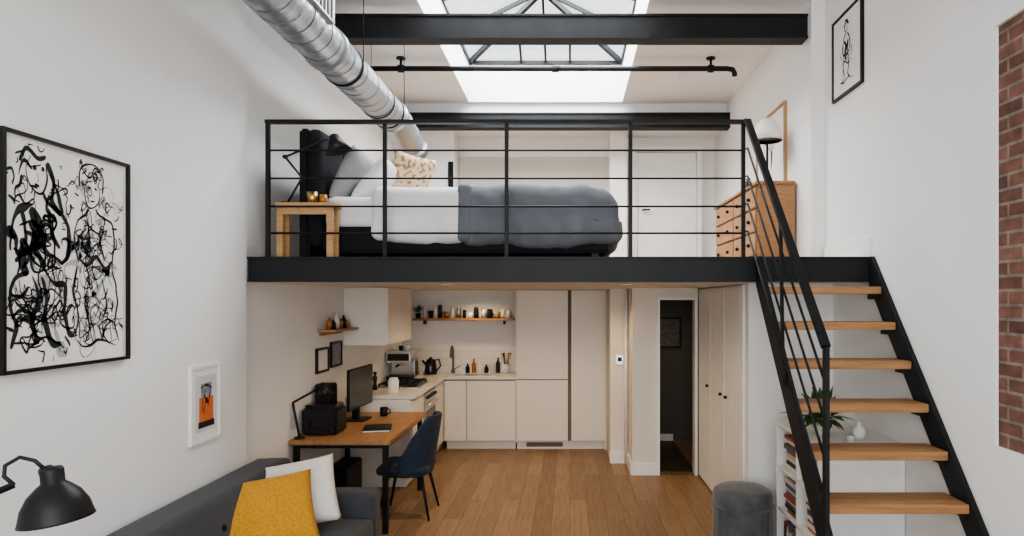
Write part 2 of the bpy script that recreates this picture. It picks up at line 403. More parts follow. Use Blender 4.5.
for x in (-2.2,-1.82):
    for y in (4.86,4.965): box('leg',x-.025,x+.025,y-.015,y+.015,ZP+.005,zt-.035,OAKL,.004)
box('apron',-2.2,-1.82,4.85,4.865,zt-.09,zt-.035,OAKL)
END()
G('brass_cup',(-1.98,4.92,zt)); lathe('cup',[(.0,0),(.035,0),(.042,.09),(.036,.09),(.03,.01),(0,.01)],(-1.98,4.92,zt),BRASS); lathe('glass_jar',[(0,0),(.03,0),(.03,.07),(0,.07)],(-1.90,4.93,zt),AMBER); END()
G('bedside_lamp',(-2.12,4.92,zt))
lathe('base',[(0,0),(.05,0),(.05,.012),(0,.015)],(-2.17,4.92,zt),BLACK)
tube('lower_arm',[(-2.17,4.92,zt+.01),(-2.06,4.92,zt+.20),(-2.19,4.92,zt+.36)],.009,BLACK)
tube('upper_arm',[(-2.19,4.92,zt+.36),(-1.86,4.92,zt+.50)],.008,BLACK)
lathe('joint',[(0,-.012),(.016,-.012),(.016,.012),(0,.012)],(-2.19,4.92,zt+.36),BLACK,M=R(90,'X'))
lathe('shade',[(.014,.10),(.034,.09),(.05,.04),(.10,-.04),(.095,-.04),(.04,.035),(0,.07)],(-1.79,4.92,zt+.44),BLACK,M=R(-18,'Y'))
END()

G('chest_of_drawers',(1.93,6.85,ZP))
cx0,cx1,cy0,cy1=1.74,2.10,5.95,7.7; ch=.79
box('carcass',cx0+.02,cx1,cy0+.02,cy1-.02,ZP+.08,ZP+ch-.03,CHESTW,.005)
box('top',cx0-.01,cx1,cy0,cy1,ZP+ch-.03,ZP+ch,CHESTW,.006)
for y in (cy0+.05,cy1-.05):
    for x in (cx0+.05,cx1-.05): box('foot',x-.03,x+.03,y-.03,y+.03,ZP,ZP+.09,CHESTW)
rows=[(ZP+.10,ZP+.31),(ZP+.325,ZP+.535),(ZP+.55,ZP+.745)]
for ri,(z0,z1) in enumerate(rows):
    box('gap_line',cx0+.018,cx0+.021,cy0+.04,cy1-.04,z0-.012,z0,GAP)
    for j in range(2):
        a=cy0+.05+j*.83
        box('drawer',cx0+.0,cx0+.03,a+.01,a+.81,z0,z1,CHESTW,.006)
        for q in (.2,.62): lathe('knob',[(0,0),(.012,0),(.020,.016),(.014,.028),(0,.03)],(cx0,a+q,(z0+z1)/2),STEEL,seg=12,M=R(-90,'Y'))
END()
G('table_lamp',(1.92,6.2,ZP+ch))
lx,ly,lz=1.91,6.20,ZP+ch
lathe('base',[(0,0),(.07,0),(.065,.015),(.015,.03),(.012,.15),(.01,.46),(0,.46)],(lx,ly,lz),STEEL)
lathe('shade',[(.145,.43),(.135,.51),(.10,.59),(.05,.64),(.045,.64),(.125,.51),(.14,.43)],(lx,ly,lz),SHADE)
END()
G('dark_vase',(1.88,6.75,lz)); lathe('body',[(0,0),(.04,0),(.06,.06),(.045,.12),(.02,.15),(.028,.17),(.02,.17),(0,.15)],(1.88,6.75,lz),BLACK); END()

def frame_x(name, xw, y0,y1,z0,z1, fm, side=1, fw=.025, d=.03, art=None, mount=PAPER):
    G(name,(xw,(y0+y1)/2,(z0+z1)/2))
    a,b=(xw,xw+d*side) if side>0 else (xw-d,xw)
    box('bar_top',a,b,y0,y1,z1-fw,z1,fm); box('bar_bottom',a,b,y0,y1,z0,z0+fw,fm)
    box('bar_a',a,b,y0,y0+fw,z0+fw,z1-fw,fm); box('bar_b',a,b,y1-fw,y1,z0+fw,z1-fw,fm)
    m0=xw+side*.014; box('mount',min(xw,m0),max(xw,m0),y0+fw,y1-fw,z0+fw,z1-fw,mount)
    if art: art(m0)
    END()
WN=[0]
def ribbons(name, strokes, P, m):
    bm=bmesh.new()
    for pts,w in strokes:
        WN[0]+=1
        q=[]
        n=len(pts)
        for i in range(n-1):
            p0=Vector(pts[max(i-1,0)]);p1=Vector(pts[i]);p2=Vector(pts[i+1]);p3=Vector(pts[min(i+2,n-1)])
            for k in range(8):
                t=k/8; q.append(.5*((2*p1)+(-p0+p2)*t+(2*p0-5*p1+4*p2-p3)*t*t+(-p0+3*p1-3*p2+p3)*t**3))
        q.append(Vector(pts[-1])); prev=None
        q=[c+Vector((noise.noise(Vector((c.x*14,c.y*14,WN[0]*3.1))),noise.noise(Vector((c.x*14,c.y*14,WN[0]*3.1+50)))))*.012 for c in q]
        for i,c in enumerate(q):
            d=q[min(i+1,len(q)-1)]-q[max(i-1,0)]
            if d.length<1e-6: continue
            d.normalize(); nn=Vector((-d.y,d.x)); f=i/(len(q)-1)
            ww=w*(.3+.7*math.sin(math.pi*min(1,max(0,f)))**.5)*max(.15,1+1.1*noise.noise(Vector((c.x*9,c.y*9,WN[0]*7.7))))
            pa=c+nn*ww/2; pb=c-nn*ww/2
            cl=lambda z:(min(.985,max(.015,z.x)),min(.985,max(.015,z.y)))
            va=bm.verts.new(P(*cl(pa))); vb=bm.verts.new(P(*cl(pb)))
            if prev: bm.faces.new((prev[0],va,vb,prev[1]))
            prev=(va,vb)
    me=bpy.data.meshes.new(name); bm.to_mesh(me); bm.free(); return add(name,me,m)

def big_art(m0):
    y0,y1,z0,z1=2.68,3.40,1.755,2.75
    rr=random.Random(5); S=[]; Gy=[]
    def walk(cx,cy,r,n,w,lst,ang=None,curl=1.2):
        a=rr.random()*6.28 if ang is None else ang; x=cx+rr.uniform(-r,r)*.7; y=cy+rr.uniform(-r,r)*.7; pts=[(x,y)]
        for i in range(n):
            a+=rr.uniform(-curl,curl)+(.0 if (x-cx)**2+(y-cy)**2<r*r else 1.6)
            st=r*rr.uniform(.2,.75); x+=math.cos(a)*st; y+=math.sin(a)*st; pts.append((x,y))
        lst.append((pts,w))
    S+= [([(.10,.90),(.15,.97),(.24,.93),(.30,.95)],.026),([(.09,.84),(.13,.90),(.20,.88)],.014),
         ([(.18,.94),(.15,.86),(.19,.79),(.27,.78),(.31,.84),(.29,.92)],.012),([(.20,.88),(.225,.885)],.016),([(.26,.89),(.28,.88)],.016),
         ([(.235,.87),(.24,.83),(.225,.825)],.007),([(.21,.81),(.25,.805)],.012),
         ([(.30,.92),(.36,.84),(.35,.75),(.41,.68)],.036),([(.33,.88),(.39,.78),(.43,.70)],.022),
         ([(.22,.78),(.20,.72),(.10,.69),(.05,.60),(.04,.50)],.026),([(.27,.78),(.33,.73),(.42,.70),(.48,.61),(.47,.50),(.42,.47)],.028),
         ([(.12,.68),(.15,.58),(.12,.48),(.16,.40)],.048),([(.18,.70),(.24,.62),(.22,.52),(.29,.44)],.060),([(.32,.70),(.34,.60),(.40,.54)],.050),
         ([(.06,.52),(.14,.50),(.24,.54),(.33,.50),(.43,.47)],.028),([(.10,.62),(.20,.64),(.30,.60),(.38,.64)],.018),
         ([(.16,.42),(.07,.38),(.04,.28),(.08,.18),(.05,.09)],.034),([(.28,.44),(.36,.38),(.45,.36),(.44,.24),(.48,.14),(.53,.12)],.034),
         ([(.20,.40),(.24,.30),(.19,.22),(.22,.12),(.16,.07)],.028),([(.26,.40),(.30,.30),(.29,.20),(.35,.10),(.42,.09)],.028),
         ([(.04,.22),(.14,.25),(.26,.20),(.38,.24)],.014),([(.03,.33),(.10,.31),(.17,.35)],.020),([(.06,.12),(.18,.10),(.30,.13),(.44,.07)],.018),
         ([(.63,.88),(.61,.82),(.65,.76),(.71,.76),(.75,.81),(.74,.88),(.69,.91),(.63,.88)],.009),
         ([(.58,.84),(.57,.92),(.64,.965),(.73,.96),(.79,.91),(.78,.84)],.015),([(.60,.94),(.66,.90),(.72,.95),(.77,.92)],.010),
         ([(.65,.85),(.67,.845)],.012),([(.71,.85),(.73,.845)],.012),([(.69,.84),(.695,.81),(.685,.805)],.005),([(.67,.79),(.71,.79)],.008),
         ([(.66,.76),(.62,.71),(.55,.68),(.53,.58),(.56,.48)],.013),([(.72,.76),(.78,.72),(.87,.69),(.90,.58),(.88,.46),(.92,.36)],.013),
         ([(.63,.71),(.66,.60),(.63,.50),(.66,.40)],.010),([(.78,.71),(.76,.60),(.80,.50),(.77,.40)],.010),
         ([(.56,.50),(.64,.47),(.72,.51),(.80,.46),(.88,.50)],.015),([(.62,.44),(.70,.47),(.78,.42)],.010),
         ([(.56,.46),(.52,.34),(.56,.22),(.53,.10)],.013),([(.88,.44),(.94,.30),(.90,.18),(.95,.08)],.013),
         ([(.66,.40),(.62,.28),(.66,.16),(.62,.08)],.011),([(.78,.40),(.82,.28),(.78,.16),(.84,.07)],.011),([(.54,.10),(.64,.07),(.76,.10),(.92,.06)],.011)]
    for cx,cy,r,n,w,q in ((.16,.62,.10,7,.018,5),(.3,.56,.10,8,.016,5),(.12,.46,.08,7,.024,4),(.3,.3,.12,8,.011,7),(.12,.26,.10,7,.010,6),(.24,.14,.1,7,.011,6),
                        (.4,.42,.08,6,.014,4),(.42,.2,.09,6,.010,5),(.18,.95,.07,5,.010,3),(.38,.82,.07,6,.014,4),(.08,.76,.06,6,.012,4),(.46,.7,.05,5,.009,3),
                        (.70,.64,.10,9,.006,7),(.70,.54,.11,9,.007,6),(.72,.30,.13,10,.006,7),(.86,.58,.08,7,.006,6),(.6,.2,.09,7,.006,6),(.86,.2,.09,7,.007,6),(.60,.90,.06,7,.007,5),(.78,.92,.06,7,.006,4),(.5,.3,.07,5,.008,4),(.9,.8,.06,6,.005,4),(.52,.84,.05,6,.005,4)):
        for _ in range(q): walk(cx,cy,r,n,w*rr.uniform(.5,1.3),S)
    for cx,cy,r,n,w in ((.68,.62,.14,6,.035),(.76,.28,.14,6,.032),(.36,.45,.12,5,.04),(.84,.74,.08,5,.03),(.14,.3,.1,5,.035),(.6,.45,.1,6,.03),(.9,.4,.08,5,.03),(.66,.86,.06,5,.02),(.3,.15,.1,5,.03)):
        for _ in range(2): walk(cx,cy,r,n,w,Gy)
    for i in range(60):
        x=rr.random()*.9+.05;y=rr.random()*.9+.05;a=rr.random()*6.28;l=rr.uniform(.02,.07)
        S.append(([(x,y),(x+l*.5*math.cos(a)+.01,y+l*.5*math.sin(a)),(x+l*math.cos(a),y+l*math.sin(a))],rr.uniform(.004,.012)))
    ribbons('brush_strokes_grey',Gy,lambda u,v:Vector((m0+.001,y0+u*(y1-y0),z0+v*(z1-z0))),INKG)
    ribbons('brush_strokes',S,lambda u,v:Vector((m0+.002,y0+u*(y1-y0),z0+v*(z1-z0))),INK)
frame_x('abstract_painting',XL,2.66,3.43,1.735,2.775,BLACK,1,.016,.03,big_art)
def small_art(m0):
    box('print_background',m0,m0+.001,4.05,4.29,1.20,1.56,mat('print_sky',(.62,.63,.64),.9))
    box('print_block',m0+.001,m0+.002,4.09,4.25,1.25,1.42,ORANGE); box('print_tower',m0+.001,m0+.002,4.11,4.23,1.42,1.51,GREYP)
    box('print_base',m0+.002,m0+.003,4.08,4.26,1.225,1.265,INK)
    ribbons('print_lines',[([(.2,.3),(.3,.7),(.6,.5),(.8,.8)],.06),([(.3,.2),(.5,.6),(.7,.4)],.06),([(.1,.9),(.5,.95),(.9,.85)],.05)],lambda u,v:Vector((m0+.003,4.09+u*.16,1.25+v*.26)),INK)
frame_x('framed_city_print',XL,4.0,4.34,1.13,1.63,TRIM,1,.022,.02,small_art)
def ink_art(m0):
    S=[([(.5,.80),(.44,.86),(.5,.93),(.57,.87),(.52,.80)],.022),([(.42,.88),(.5,.97),(.62,.9)],.045),([(.5,.80),(.40,.70),(.36,.55),(.42,.45)],.03),([(.54,.79),(.64,.70),(.68,.56),(.58,.46)],.03),
       ([(.42,.68),(.50,.60),(.46,.48),(.52,.38)],.06),([(.6,.68),(.56,.55),(.62,.42)],.05),([(.42,.45),(.38,.30),(.42,.16),(.34,.10)],.035),([(.58,.46),(.62,.30),(.58,.18),(.68,.10)],.035),
       ([(.38,.5),(.5,.46),(.66,.52)],.03),([(.30,.34),(.45,.38),(.6,.32),(.72,.36)],.02),([(.2,.12),(.4,.08),(.6,.12),(.8,.08)],.02),([(.36,.62),(.26,.52),(.32,.42)],.02),([(.66,.6),(.76,.5),(.7,.4)],.02)]
    ribbons('ink_lines',S,lambda u,v:Vector((m0-.002,5.37-u*.42,3.77+v*.55)),INK)
frame_x('framed_ink_drawing',XR,4.87,5.42,3.71,4.38,BLACK,-1,.02,.025,ink_art)
def bot_art(m0):
    rr=random.Random(4); S=[]
    for k in range(4): S.append(([(.5,.2),(.45+.1*rr.random(),.45),(.3+.14*k,.7),(.25+.17*k,.8)],.03))
    ribbons('sketch_lines',S,lambda u,v:Vector((m0-.002,6.3+u*.8,3.3+v*.6)),INKG)
frame_x('framed_sketch',2.12,6.25,7.2,3.17,4.0,OAKL,-1,.025,.03,bot_art)

# ------------------------------------------------------------------ kitchen
YF=8.75; YK=YB-.003
G('tall_kitchen_cabinet',(-.1,9.0,0))
box('carcass',-.73,.48,YF+.025,YK,.12,2.185,GAP)
box('plinth',-.73,.48,YF+.07,YK,0,.12,CAB)
box('door_upper',-.725,-.03,YF,YF+.025,.967,2.183,CAB,.003); box('door_lower',-.725,-.03,YF,YF+.025,.125,.955,CAB,.003)
box('door_tall',.018,.475,YF,YF+.025,.125,2.183,CAB,.003)
box('end_panel',.475,.50,YF,YK,0,2.185,CAB)
box('plinth_vent',-.6,-.1,YF+.065,YF+.07,.03,.09,GAP)
box('side_panel',-.745,-.728,YF,YF+.03,.1,2.185,CAB)
END()
G('kitchen_base_units',(-1.6,8.8,0))
CT=1.0; KX=-2.447
box('carcass_back',-1.70,-.75,YF+.03,YK,.12,CT-.04,GAP)
box('plinth_back',-1.70,-.75,YF+.08,YK,0,.12,CAB)
box('door_1',-1.72,-1.42,YF,YF+.025,.125,CT-.055,CAB,.003); box('door_2',-1.413,-.75,YF,YF+.025,.125,CT-.055,CAB,.003)
box('worktop_back',-1.72,-.745,YF-.02,YK,CT-.035,CT,COUNT,.003)
box('carcass_left',KX,-1.75,7.0,YK,.12,CT-.04,CAB)
box('plinth_left',KX,-1.80,7.02,YK,0,.12,CAB)
box('worktop_left',KX,-1.70,6.99,YK,CT-.035,CT,COUNT,.003)
box('left_door_1',-1.75,-1.725,7.02,7.55,.125,CT-.055,CAB,.003)
box('left_door_2',-1.75,-1.725,8.24,8.74,.125,CT-.055,CAB,.003)
END()
G('built_in_oven',(-1.72,7.9,.6))
box('front',-1.748,-1.715,7.58,8.2,.22,.93,CHROME,.004); box('window',-1.716,-1.71,7.64,8.14,.34,.72,GLOW)
tube('handle',[(-1.68,7.64,.79),(-1.68,8.14,.79)],.012,CHROME)
for i in range(5): lathe('knob',[(0,0),(.02,0),(.018,.025),(0,.025)],(-1.715,7.68+i*.11,.88),BLACK,seg=12,M=R(90,'Y'))
END()
G('gas_hob',(-2.05,7.9,CT))
box('plate',-2.32,-1.80,7.6,8.2,CT,CT+.012,CHROME,.003)
for x in (-2.19,-1.93):
    for y in (7.75,8.05):
        lathe('burner',[(0,0),(.045,0),(.045,.02),(0,.025)],(x,y,CT+.012),BLACK,seg=14)
for x in (-2.28,-2.19,-2.10,-2.02,-1.93,-1.84): box('grate',x-.007,x+.007,7.63,8.17,CT+.035,CT+.05,BLACK)
for y in (7.64,7.75,7.89,8.05,8.16): box('grate_cross',-2.29,-1.83,y-.007,y+.007,CT+.035,CT+.05,BLACK)
for x in (-2.28,-1.84):
    for y in (7.64,8.16): box('grate_foot',x-.01,x+.01,y-.01,y+.01,CT+.012,CT+.04,BLACK)
END()
SPL, nt, b = nodemat('splash_tiles')
tc = nt.nodes.new('ShaderNodeTexCoord'); sx=nt.nodes.new('ShaderNodeSeparateXYZ'); cx=nt.nodes.new('ShaderNodeCombineXYZ')
nt.links.new(tc.outputs['Object'], sx.inputs[0]); nt.links.new(sx.outputs['X'], cx.inputs['X']); nt.links.new(sx.outputs['Z'], cx.inputs['Y'])
bk=nt.nodes.new('ShaderNodeTexBrick'); bk.inputs['Scale'].default_value=1; bk.inputs['Brick Width'].default_value=.2; bk.inputs['Row Height'].default_value=.1; bk.inputs['Mortar Size'].default_value=.003
bk.inputs['Color1'].default_value=(.70,.66,.60,1); bk.inputs['Color2'].default_value=(.74,.70,.64,1); bk.inputs['Mortar'].default_value=(.55,.51,.46,1)
nt.links.new(cx.outputs[0],bk.inputs['Vector']); nt.links.new(bk.outputs['Color'],b.inputs['Base Color']); b.inputs['Roughness'].default_value=.35
box('trim_splashback',-2.44,-.75,YB-.012,YB,CT,1.35,SPL)
G('wooden_wall_shelf',(-1.5,9.25,1.76)); box('board',-2.25,-.80,9.13,9.335,1.755,1.79,OAKT,.003)
for x in (-2.1,-.95): box('bracket',x-.01,x+.01,9.2,9.335,1.70,1.755,STEEL)
END()
G('kitchen_jars_and_cups',(-1.5,9.23,1.79))
rr=random.Random(3); x=-2.12; i=0
cols=[POT,BLACK,PAPER,GLOSSB,AMBER,POT,CHROME,GLOSSB,PAPER,BLACK,POT,BLACK,OAKL,PAPER,POT,BLACK]
while x<-.90:
    r=rr.uniform(.025,.045); h=rr.uniform(.08,.19)
    if i%3==1: lathe('cup_%d'%(i+1),[(0,0),(r*.8,0),(r*1.1,h*.7),(r*.98,h*.7),(r*.7,.01),(0,.01)],(x+r,9.23,1.79),cols[i%len(cols)],seg=16)
    else: lathe('jar_%d'%(i+1),[(0,0),(r,0),(r*1.03,h*.5),(r,h*.85),(r*.85,h*.9),(r*.85,h),(0,h)],(x+r,9.23,1.79),cols[i%len(cols)],seg=16)
    x+=2*r+rr.uniform(.005,.03); i+=1
END()
G('potted_herb',(-2.2,9.23,1.79))
bm=bmesh.new(); rr=random.Random(6)
for i in range(30):
    a=rr.random()*6.28; el=rr.uniform(.5,1.5); L=rr.uniform(.08,.16); d=Vector((math.cos(a)*math.cos(el),math.sin(a)*math.cos(el)*.6,math.sin(el))); s=d.cross(Vector((.1,.2,1))).normalized()*.012; p=Vector((-2.19,9.23,1.86))
    bm.faces.new([bm.verts.new(q) for q in (p,p+d*L*.5+s,p+d*L,p+d*L*.5-s)])
frombm('leaves',bm,LEAF); lathe('pot',[(0,0),(.03,0),(.04,.07),(.034,.07),(.03,.06),(0,.06)],(-2.19,9.23,1.79),BLACK,seg=16)
END()
G('kitchen_faucet',(-1.68,9.2,CT))
pp=[(-1.68,9.2,CT),(-1.68,9.2,CT+.30)]+[(-1.68,9.2-.09+.09*math.cos(a),CT+.30+.09*math.sin(a)) for a in [math.pi*k/8 for k in range(1,9)]]+[(-1.68,9.02,CT+.24)]
FAU=mat('faucet_steel',(.25,.25,.25),.3,1.0)
tube('spout',pp,.016,FAU); lathe('base',[(0,0),(.028,0),(.028,.05),(0,.05)],(-1.68,9.2,CT),FAU); tube('lever',[(-1.66,9.2,CT+.06),(-1.58,9.2,CT+.10)],.008,FAU)
END()
G('kitchen_sink',(-1.45,9.0,CT)); 
box('rim_front',-1.62,-1.1,8.84,8.86,CT,CT+.005,CHROME);box('rim_back',-1.62,-1.1,9.12,9.14,CT,CT+.005,CHROME);box('rim_l',-1.62,-1.6,8.86,9.12,CT,CT+.005,CHROME);box('rim_r',-1.12,-1.1,8.86,9.12,CT,CT+.005,CHROME);box('bowl',-1.6,-1.12,8.86,9.12,CT,CT+.002,CHROME)
END()
G('utensil_jar',(-.92,9.2,CT)); lathe('jar',[(0,0),(.05,0),(.05,.13),(.044,.13),(.044,.01),(0,.01)],(-.92,9.2,CT),PAPER)
for i in range(6):
    a=i*1.05; tube('spoon_handle',[(-.92,9.2,CT+.02),(-.92+.04*math.cos(a),9.2+.03*math.sin(a),CT+.2),(-.92+.07*math.cos(a),9.2+.04*math.sin(a),CT+.29)],[.006,.006,.014],[OAKL,BLACK,CHROME][i%3],seg=6)
END()
G('dish_soap_bottles',(-1.25,9.25,CT))
for i,(x,h) in enumerate(((-1.48,.13),(-1.39,.20),(-1.30,.15),(-1.21,.12),(-1.12,.17),(-1.04,.22))):
    lathe('bottle_%d'%(i+1),[(0,0),(.03,0),(.032,h*.6),(.012,h*.8),(.012,h),(0,h)],(x,9.25,CT),[BLACK,AMBER,PAPER,BLACK,POT,GLOSSB][i],seg=14)
END()
G('espresso_machine',(-2.25,8.55,CT))
box('body',-2.42,-2.10,8.66,8.88,CT,CT+.36,CHROME,.012); box('head',-2.42,-2.10,8.42,8.66,CT+.22,CT+.36,CHROME,.012); box('drip_tray',-2.42,-2.10,8.42,8.66,CT,CT+.04,BLACK,.005); box('control_panel',-2.40,-2.12,8.414,8.42,CT+.25,CT+.34,BLACK)
tube('group_handle',[(-2.27,8.5,CT+.19),(-2.27,8.36,CT+.18)],.014,BLACK); lathe('group',[(0,0),(.035,0),(.035,.05),(0,.05)],(-2.27,8.52,CT+.17),CHROME)
box('cup_rail',-2.42,-2.12,8.45,8.85,CT+.36,CT+.375,CHROME)
for i in range(3): lathe('cup',[(0,0),(.025,0),(.035,.06),(.03,.06),(.022,.01),(0,.01)],(-2.36+i*.09,8.6,CT+.375),[PAPER,BLACK,PAPER][i],seg=14)
END()
G('electric_kettle',(-1.97,9.05,CT))
lathe('body',[(0,0),(.085,0),(.09,.03),(.075,.15),(.055,.21),(.02,.22),(.02,.24),(0,.245)],(-1.97,9.05,CT),GLOSSB)
tube('handle',[(-1.91,9.05,CT+.2),(-1.85,9.05,CT+.21),(-1.83,9.05,CT+.12),(-1.885,9.05,CT+.05)],.011,BLACK); tube('spout',[(-2.03,9.05,CT+.13),(-2.09,9.05,CT+.2)],[.022,.012],GLOSSB)
END()
G('white_canister',(-2.0,7.25,CT)); lathe('body',[(0,0),(.06,0),(.06,.14),(.05,.15),(.05,.17),(0,.175)],(-2.0,7.25,CT),PAPER,seg=20); END()
G('pepper_mill',(-2.05,7.35,CT)); lathe('body',[(0,0),(.03,0),(.02,.08),(.028,.15),(.015,.17),(.025,.2),(0,.22)],(-2.28,7.48,CT),BLACK); END()
G('upper_kitchen_cabinet',(-2.2,7.5,1.56))
box('carcass',KX,-1.99,6.92,7.95,1.56,2.186,CAB,.003); box('door_1',-1.99,-1.97,6.93,7.43,1.565,2.184,CAB,.003); box('door_2',-1.99,-1.97,7.44,7.94,1.565,2.184,CAB,.003)
END()
G('spice_shelf',(-2.35,6.55,1.74)); box('board',-2.449,-2.27,6.2,6.88,1.735,1.76,OAKT,.003); box('cleat',-2.449,-2.43,6.25,6.83,1.70,1.735,OAKT); END()
G('spice_bottles',(-2.36,6.5,1.76))
for i in range(6):
    h=[.12,.09,.16,.1,.13,.08][i]; lathe('bottle_%d'%(i+1),[(0,0),(.028,0),(.028,h*.7),(.014,h*.82),(.014,h),(0,h)],(-2.36,6.27+i*.1,1.76),[AMBER,BLACK,POT,AMBER,GLOSSB,OAKL][i],seg=14)
END()
frame_x('small_framed_photo',-2.45,6.15,6.45,1.34,1.58,BLACK,1,.02,.025)
frame_x('small_framed_photo',-2.45,6.52,6.82,1.36,1.62,BLACK,1,.02,.025,None,GREYP)

# hallway walls under the platform
box('wall_hall_left', .505,.77,8.05,YB,0,2.19, WARMW)
box('wall_hall_pier', .73,1.02,7.5,8.05,0,2.19, WARMW)
box('wall_hall_lintel', 1.02,1.50,7.5,7.62,2.08,2.19, WARMW)
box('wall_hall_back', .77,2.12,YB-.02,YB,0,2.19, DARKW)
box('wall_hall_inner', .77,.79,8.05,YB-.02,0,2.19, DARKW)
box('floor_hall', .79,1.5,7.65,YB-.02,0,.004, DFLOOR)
box('baseboard_hall_left', .50,.709,8.03,8.05,0,.14, TRIM); box('baseboard_pier', .72,1.02,7.48,7.5,0,.14, TRIM); box('baseboard_pier_side', .71,.73,7.5,8.03,0,.14, TRIM)
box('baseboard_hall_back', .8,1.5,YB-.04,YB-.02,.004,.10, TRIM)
G('trim_hall_doorway',(1.25,7.5,0)); box('jamb_l',1.02,1.05,7.47,7.63,0,2.08,TRIM); box('jamb_r',1.46,1.49,7.47,7.63,0,2.08,TRIM); box('head',1.05,1.46,7.47,7.63,2.05,2.08,TRIM); END()
G('trim_service_pipe',(.6,8.0,0)); tube('pipe',[(.70,8.0,0),(.70,8.0,2.185)],.022,TRIM); END()
G('hall_picture',(1.4,9.3,1.6)); box('frame',1.28,1.62,YB-.045,YB-.021,1.35,1.80,BLACK); box('print',1.31,1.59,YB-.048,YB-.045,1.38,1.77,DIMP); END()
G('thermostat',(.62,8.04,1.3)); box('plate',.58,.67,8.035,8.05,1.24,1.36,CHROME,.004); box('display',.60,.65,8.03,8.035,1.28,1.33,BLACK); END()
box('wall_closet_front', 1.52,XR,5.45,5.55,0,2.19, WALL)
G('closet_doors',(1.5,6.5,0))
box('carcass',1.535,2.11,5.64,7.48,0,2.185,TRIM); box('end_stile',1.50,1.53,5.56,5.61,0,2.185,TRIM)
for i,(a,c) in enumerate(((5.62,6.22),(6.235,6.84),(6.855,7.46))):
    box('door_%d'%(i+1),1.50,1.53,a,c,.02,2.17,TRIM,.005)
for y in (6.12,6.33,6.94): lathe('knob',[(0,0),(.008,0),(.018,.02),(.012,.03),(0,.032)],(1.50,y,1.12),STEEL,seg=12,M=R(-90,'Y'))
END()
for i,(x,y) in enumerate(((-1.1,5.7),(.5,5.7),(-1.1,7.4),(.2,7.4),(-1.3,8.9),(1.15,8.6))):
    G('downlight',(x,y,2.185)); lathe('trim_ring',[(.045,0),(.05,-.006),(.036,-.006),(.036,0)],(x,y,2.19),TRIM,seg=20); lathe('lens',[(0,-.002),(.036,-.002)],(x,y,2.19),EMITW,seg=20); END()

# ------------------------------------------------------------------ desk zone
G('work_desk',(-1.98,6.3,0))
dz=.83
box('top',-2.445,-1.56,5.55,6.97,dz-.04,dz,DESKW,.004)
for x in (-2.40,-1.62):
    for y in (5.62,6.90): box('leg',x-.022,x+.022,y-.022,y+.022,0,dz-.04,STEEL)
for y in (5.62,6.90): box('cross_rail',-2.38,-1.62,y-.015,y+.015,dz-.08,dz-.04,STEEL)
for x in (-2.40,-1.62): box('side_rail',x-.015,x+.015,5.62,6.9,dz-.08,dz-.04,STEEL)
END()
G('black_printer',(-2.28,5.85,dz)); box('body',-2.42,-2.10,5.76,6.03,dz,dz+.24,BLACK,.02); box('lid',-2.40,-2.12,5.78,6.01,dz+.24,dz+.27,GLOSSB,.01); box('slot',-2.36,-2.14,5.752,5.76,dz+.08,dz+.12,GLOSSB); box('tray',-2.34,-2.16,5.72,5.76,dz+.03,dz+.045,BLACK); END()
G('desktop_monitor',(-2.12,6.5,dz))
Mm=T(-2.12,6.52,0)@R(-3,'Z')
box('screen_back',-.03,-.008,-.32,.32,dz+.13,dz+.54,BLACK,.006,M=Mm); box('screen',-.008,-.002,-.31,.31,dz+.15,dz+.53,GLOW,M=Mm)
box('stem',-.09,-.03,-.03,.03,dz+.01,dz+.35,BLACK,M=Mm); box('foot',-.16,.06,-.12,.12,dz,dz+.014,BLACK,.004,M=Mm)
END()
G('loudspeaker',(-2.3,6.15,dz)); box('cabinet',-2.42,-2.26,6.06,6.22,dz,dz+.42,BLACK,.01); lathe('cone',[(0,.005),(.03,0),(.055,.012),(.06,.004)],(-2.26,6.14,dz+.14),GLOSSB,M=R(90,'Y')); lathe('tweeter',[(0,.01),(.02,.004),(.025,.0)],(-2.26,6.14,dz+.32),GLOSSB,M=R(90,'Y')); END()
G('desk_lamp',(-2.38,5.63,dz))
lathe('base',[(0,0),(.045,0),(.045,.015),(0,.02)],(-2.38,5.63,dz),BLACK)
tube('lower_arm',[(-2.38,5.63,dz+.01),(-2.43,5.61,dz+.32)],.010,BLACK); tube('upper_arm',[(-2.43,5.61,dz+.32),(-2.22,5.66,dz+.44)],.010,BLACK)
lathe('shade',[(.015,.09),(.03,.08),(.04,.03),(.07,-.03),(.065,-.03),(.03,.03),(0,.06)],(-2.17,5.67,dz+.40),BLACK,M=R(-20,'Y'))
END()
G('black_notebook',(-1.85,6.2,dz)); Mn=T(-1.82,6.05,dz)@R(12,'Z'); box('pages',-.12,.12,-.15,.15,.002,.014,PAPER,M=Mn); box('cover',-.125,.125,-.155,.155,.014,.019,BLACK,.001,M=Mn); box('cover_back',-.125,.125,-.155,.155,0,.002,BLACK,M=Mn); END()
G('coffee_mug',(-1.98,6.72,dz)); lathe('mug',[(0,0),(.038,0),(.04,.09),(.035,.09),(.033,.01),(0,.01)],(-1.96,6.74,dz),BLACK); tube('handle',[(-1.92,6.74,dz+.075),(-1.895,6.74,dz+.065),(-1.895,6.74,dz+.03),(-1.92,6.74,dz+.02)],.006,BLACK); END()
G('computer_tower',(-2.25,6.4,0)); box('case',-2.36,-2.16,6.2,6.65,0,.42,BLACK,.01); box('front_panel',-2.35,-2.17,6.19,6.2,.02,.4,GLOSSB); END()

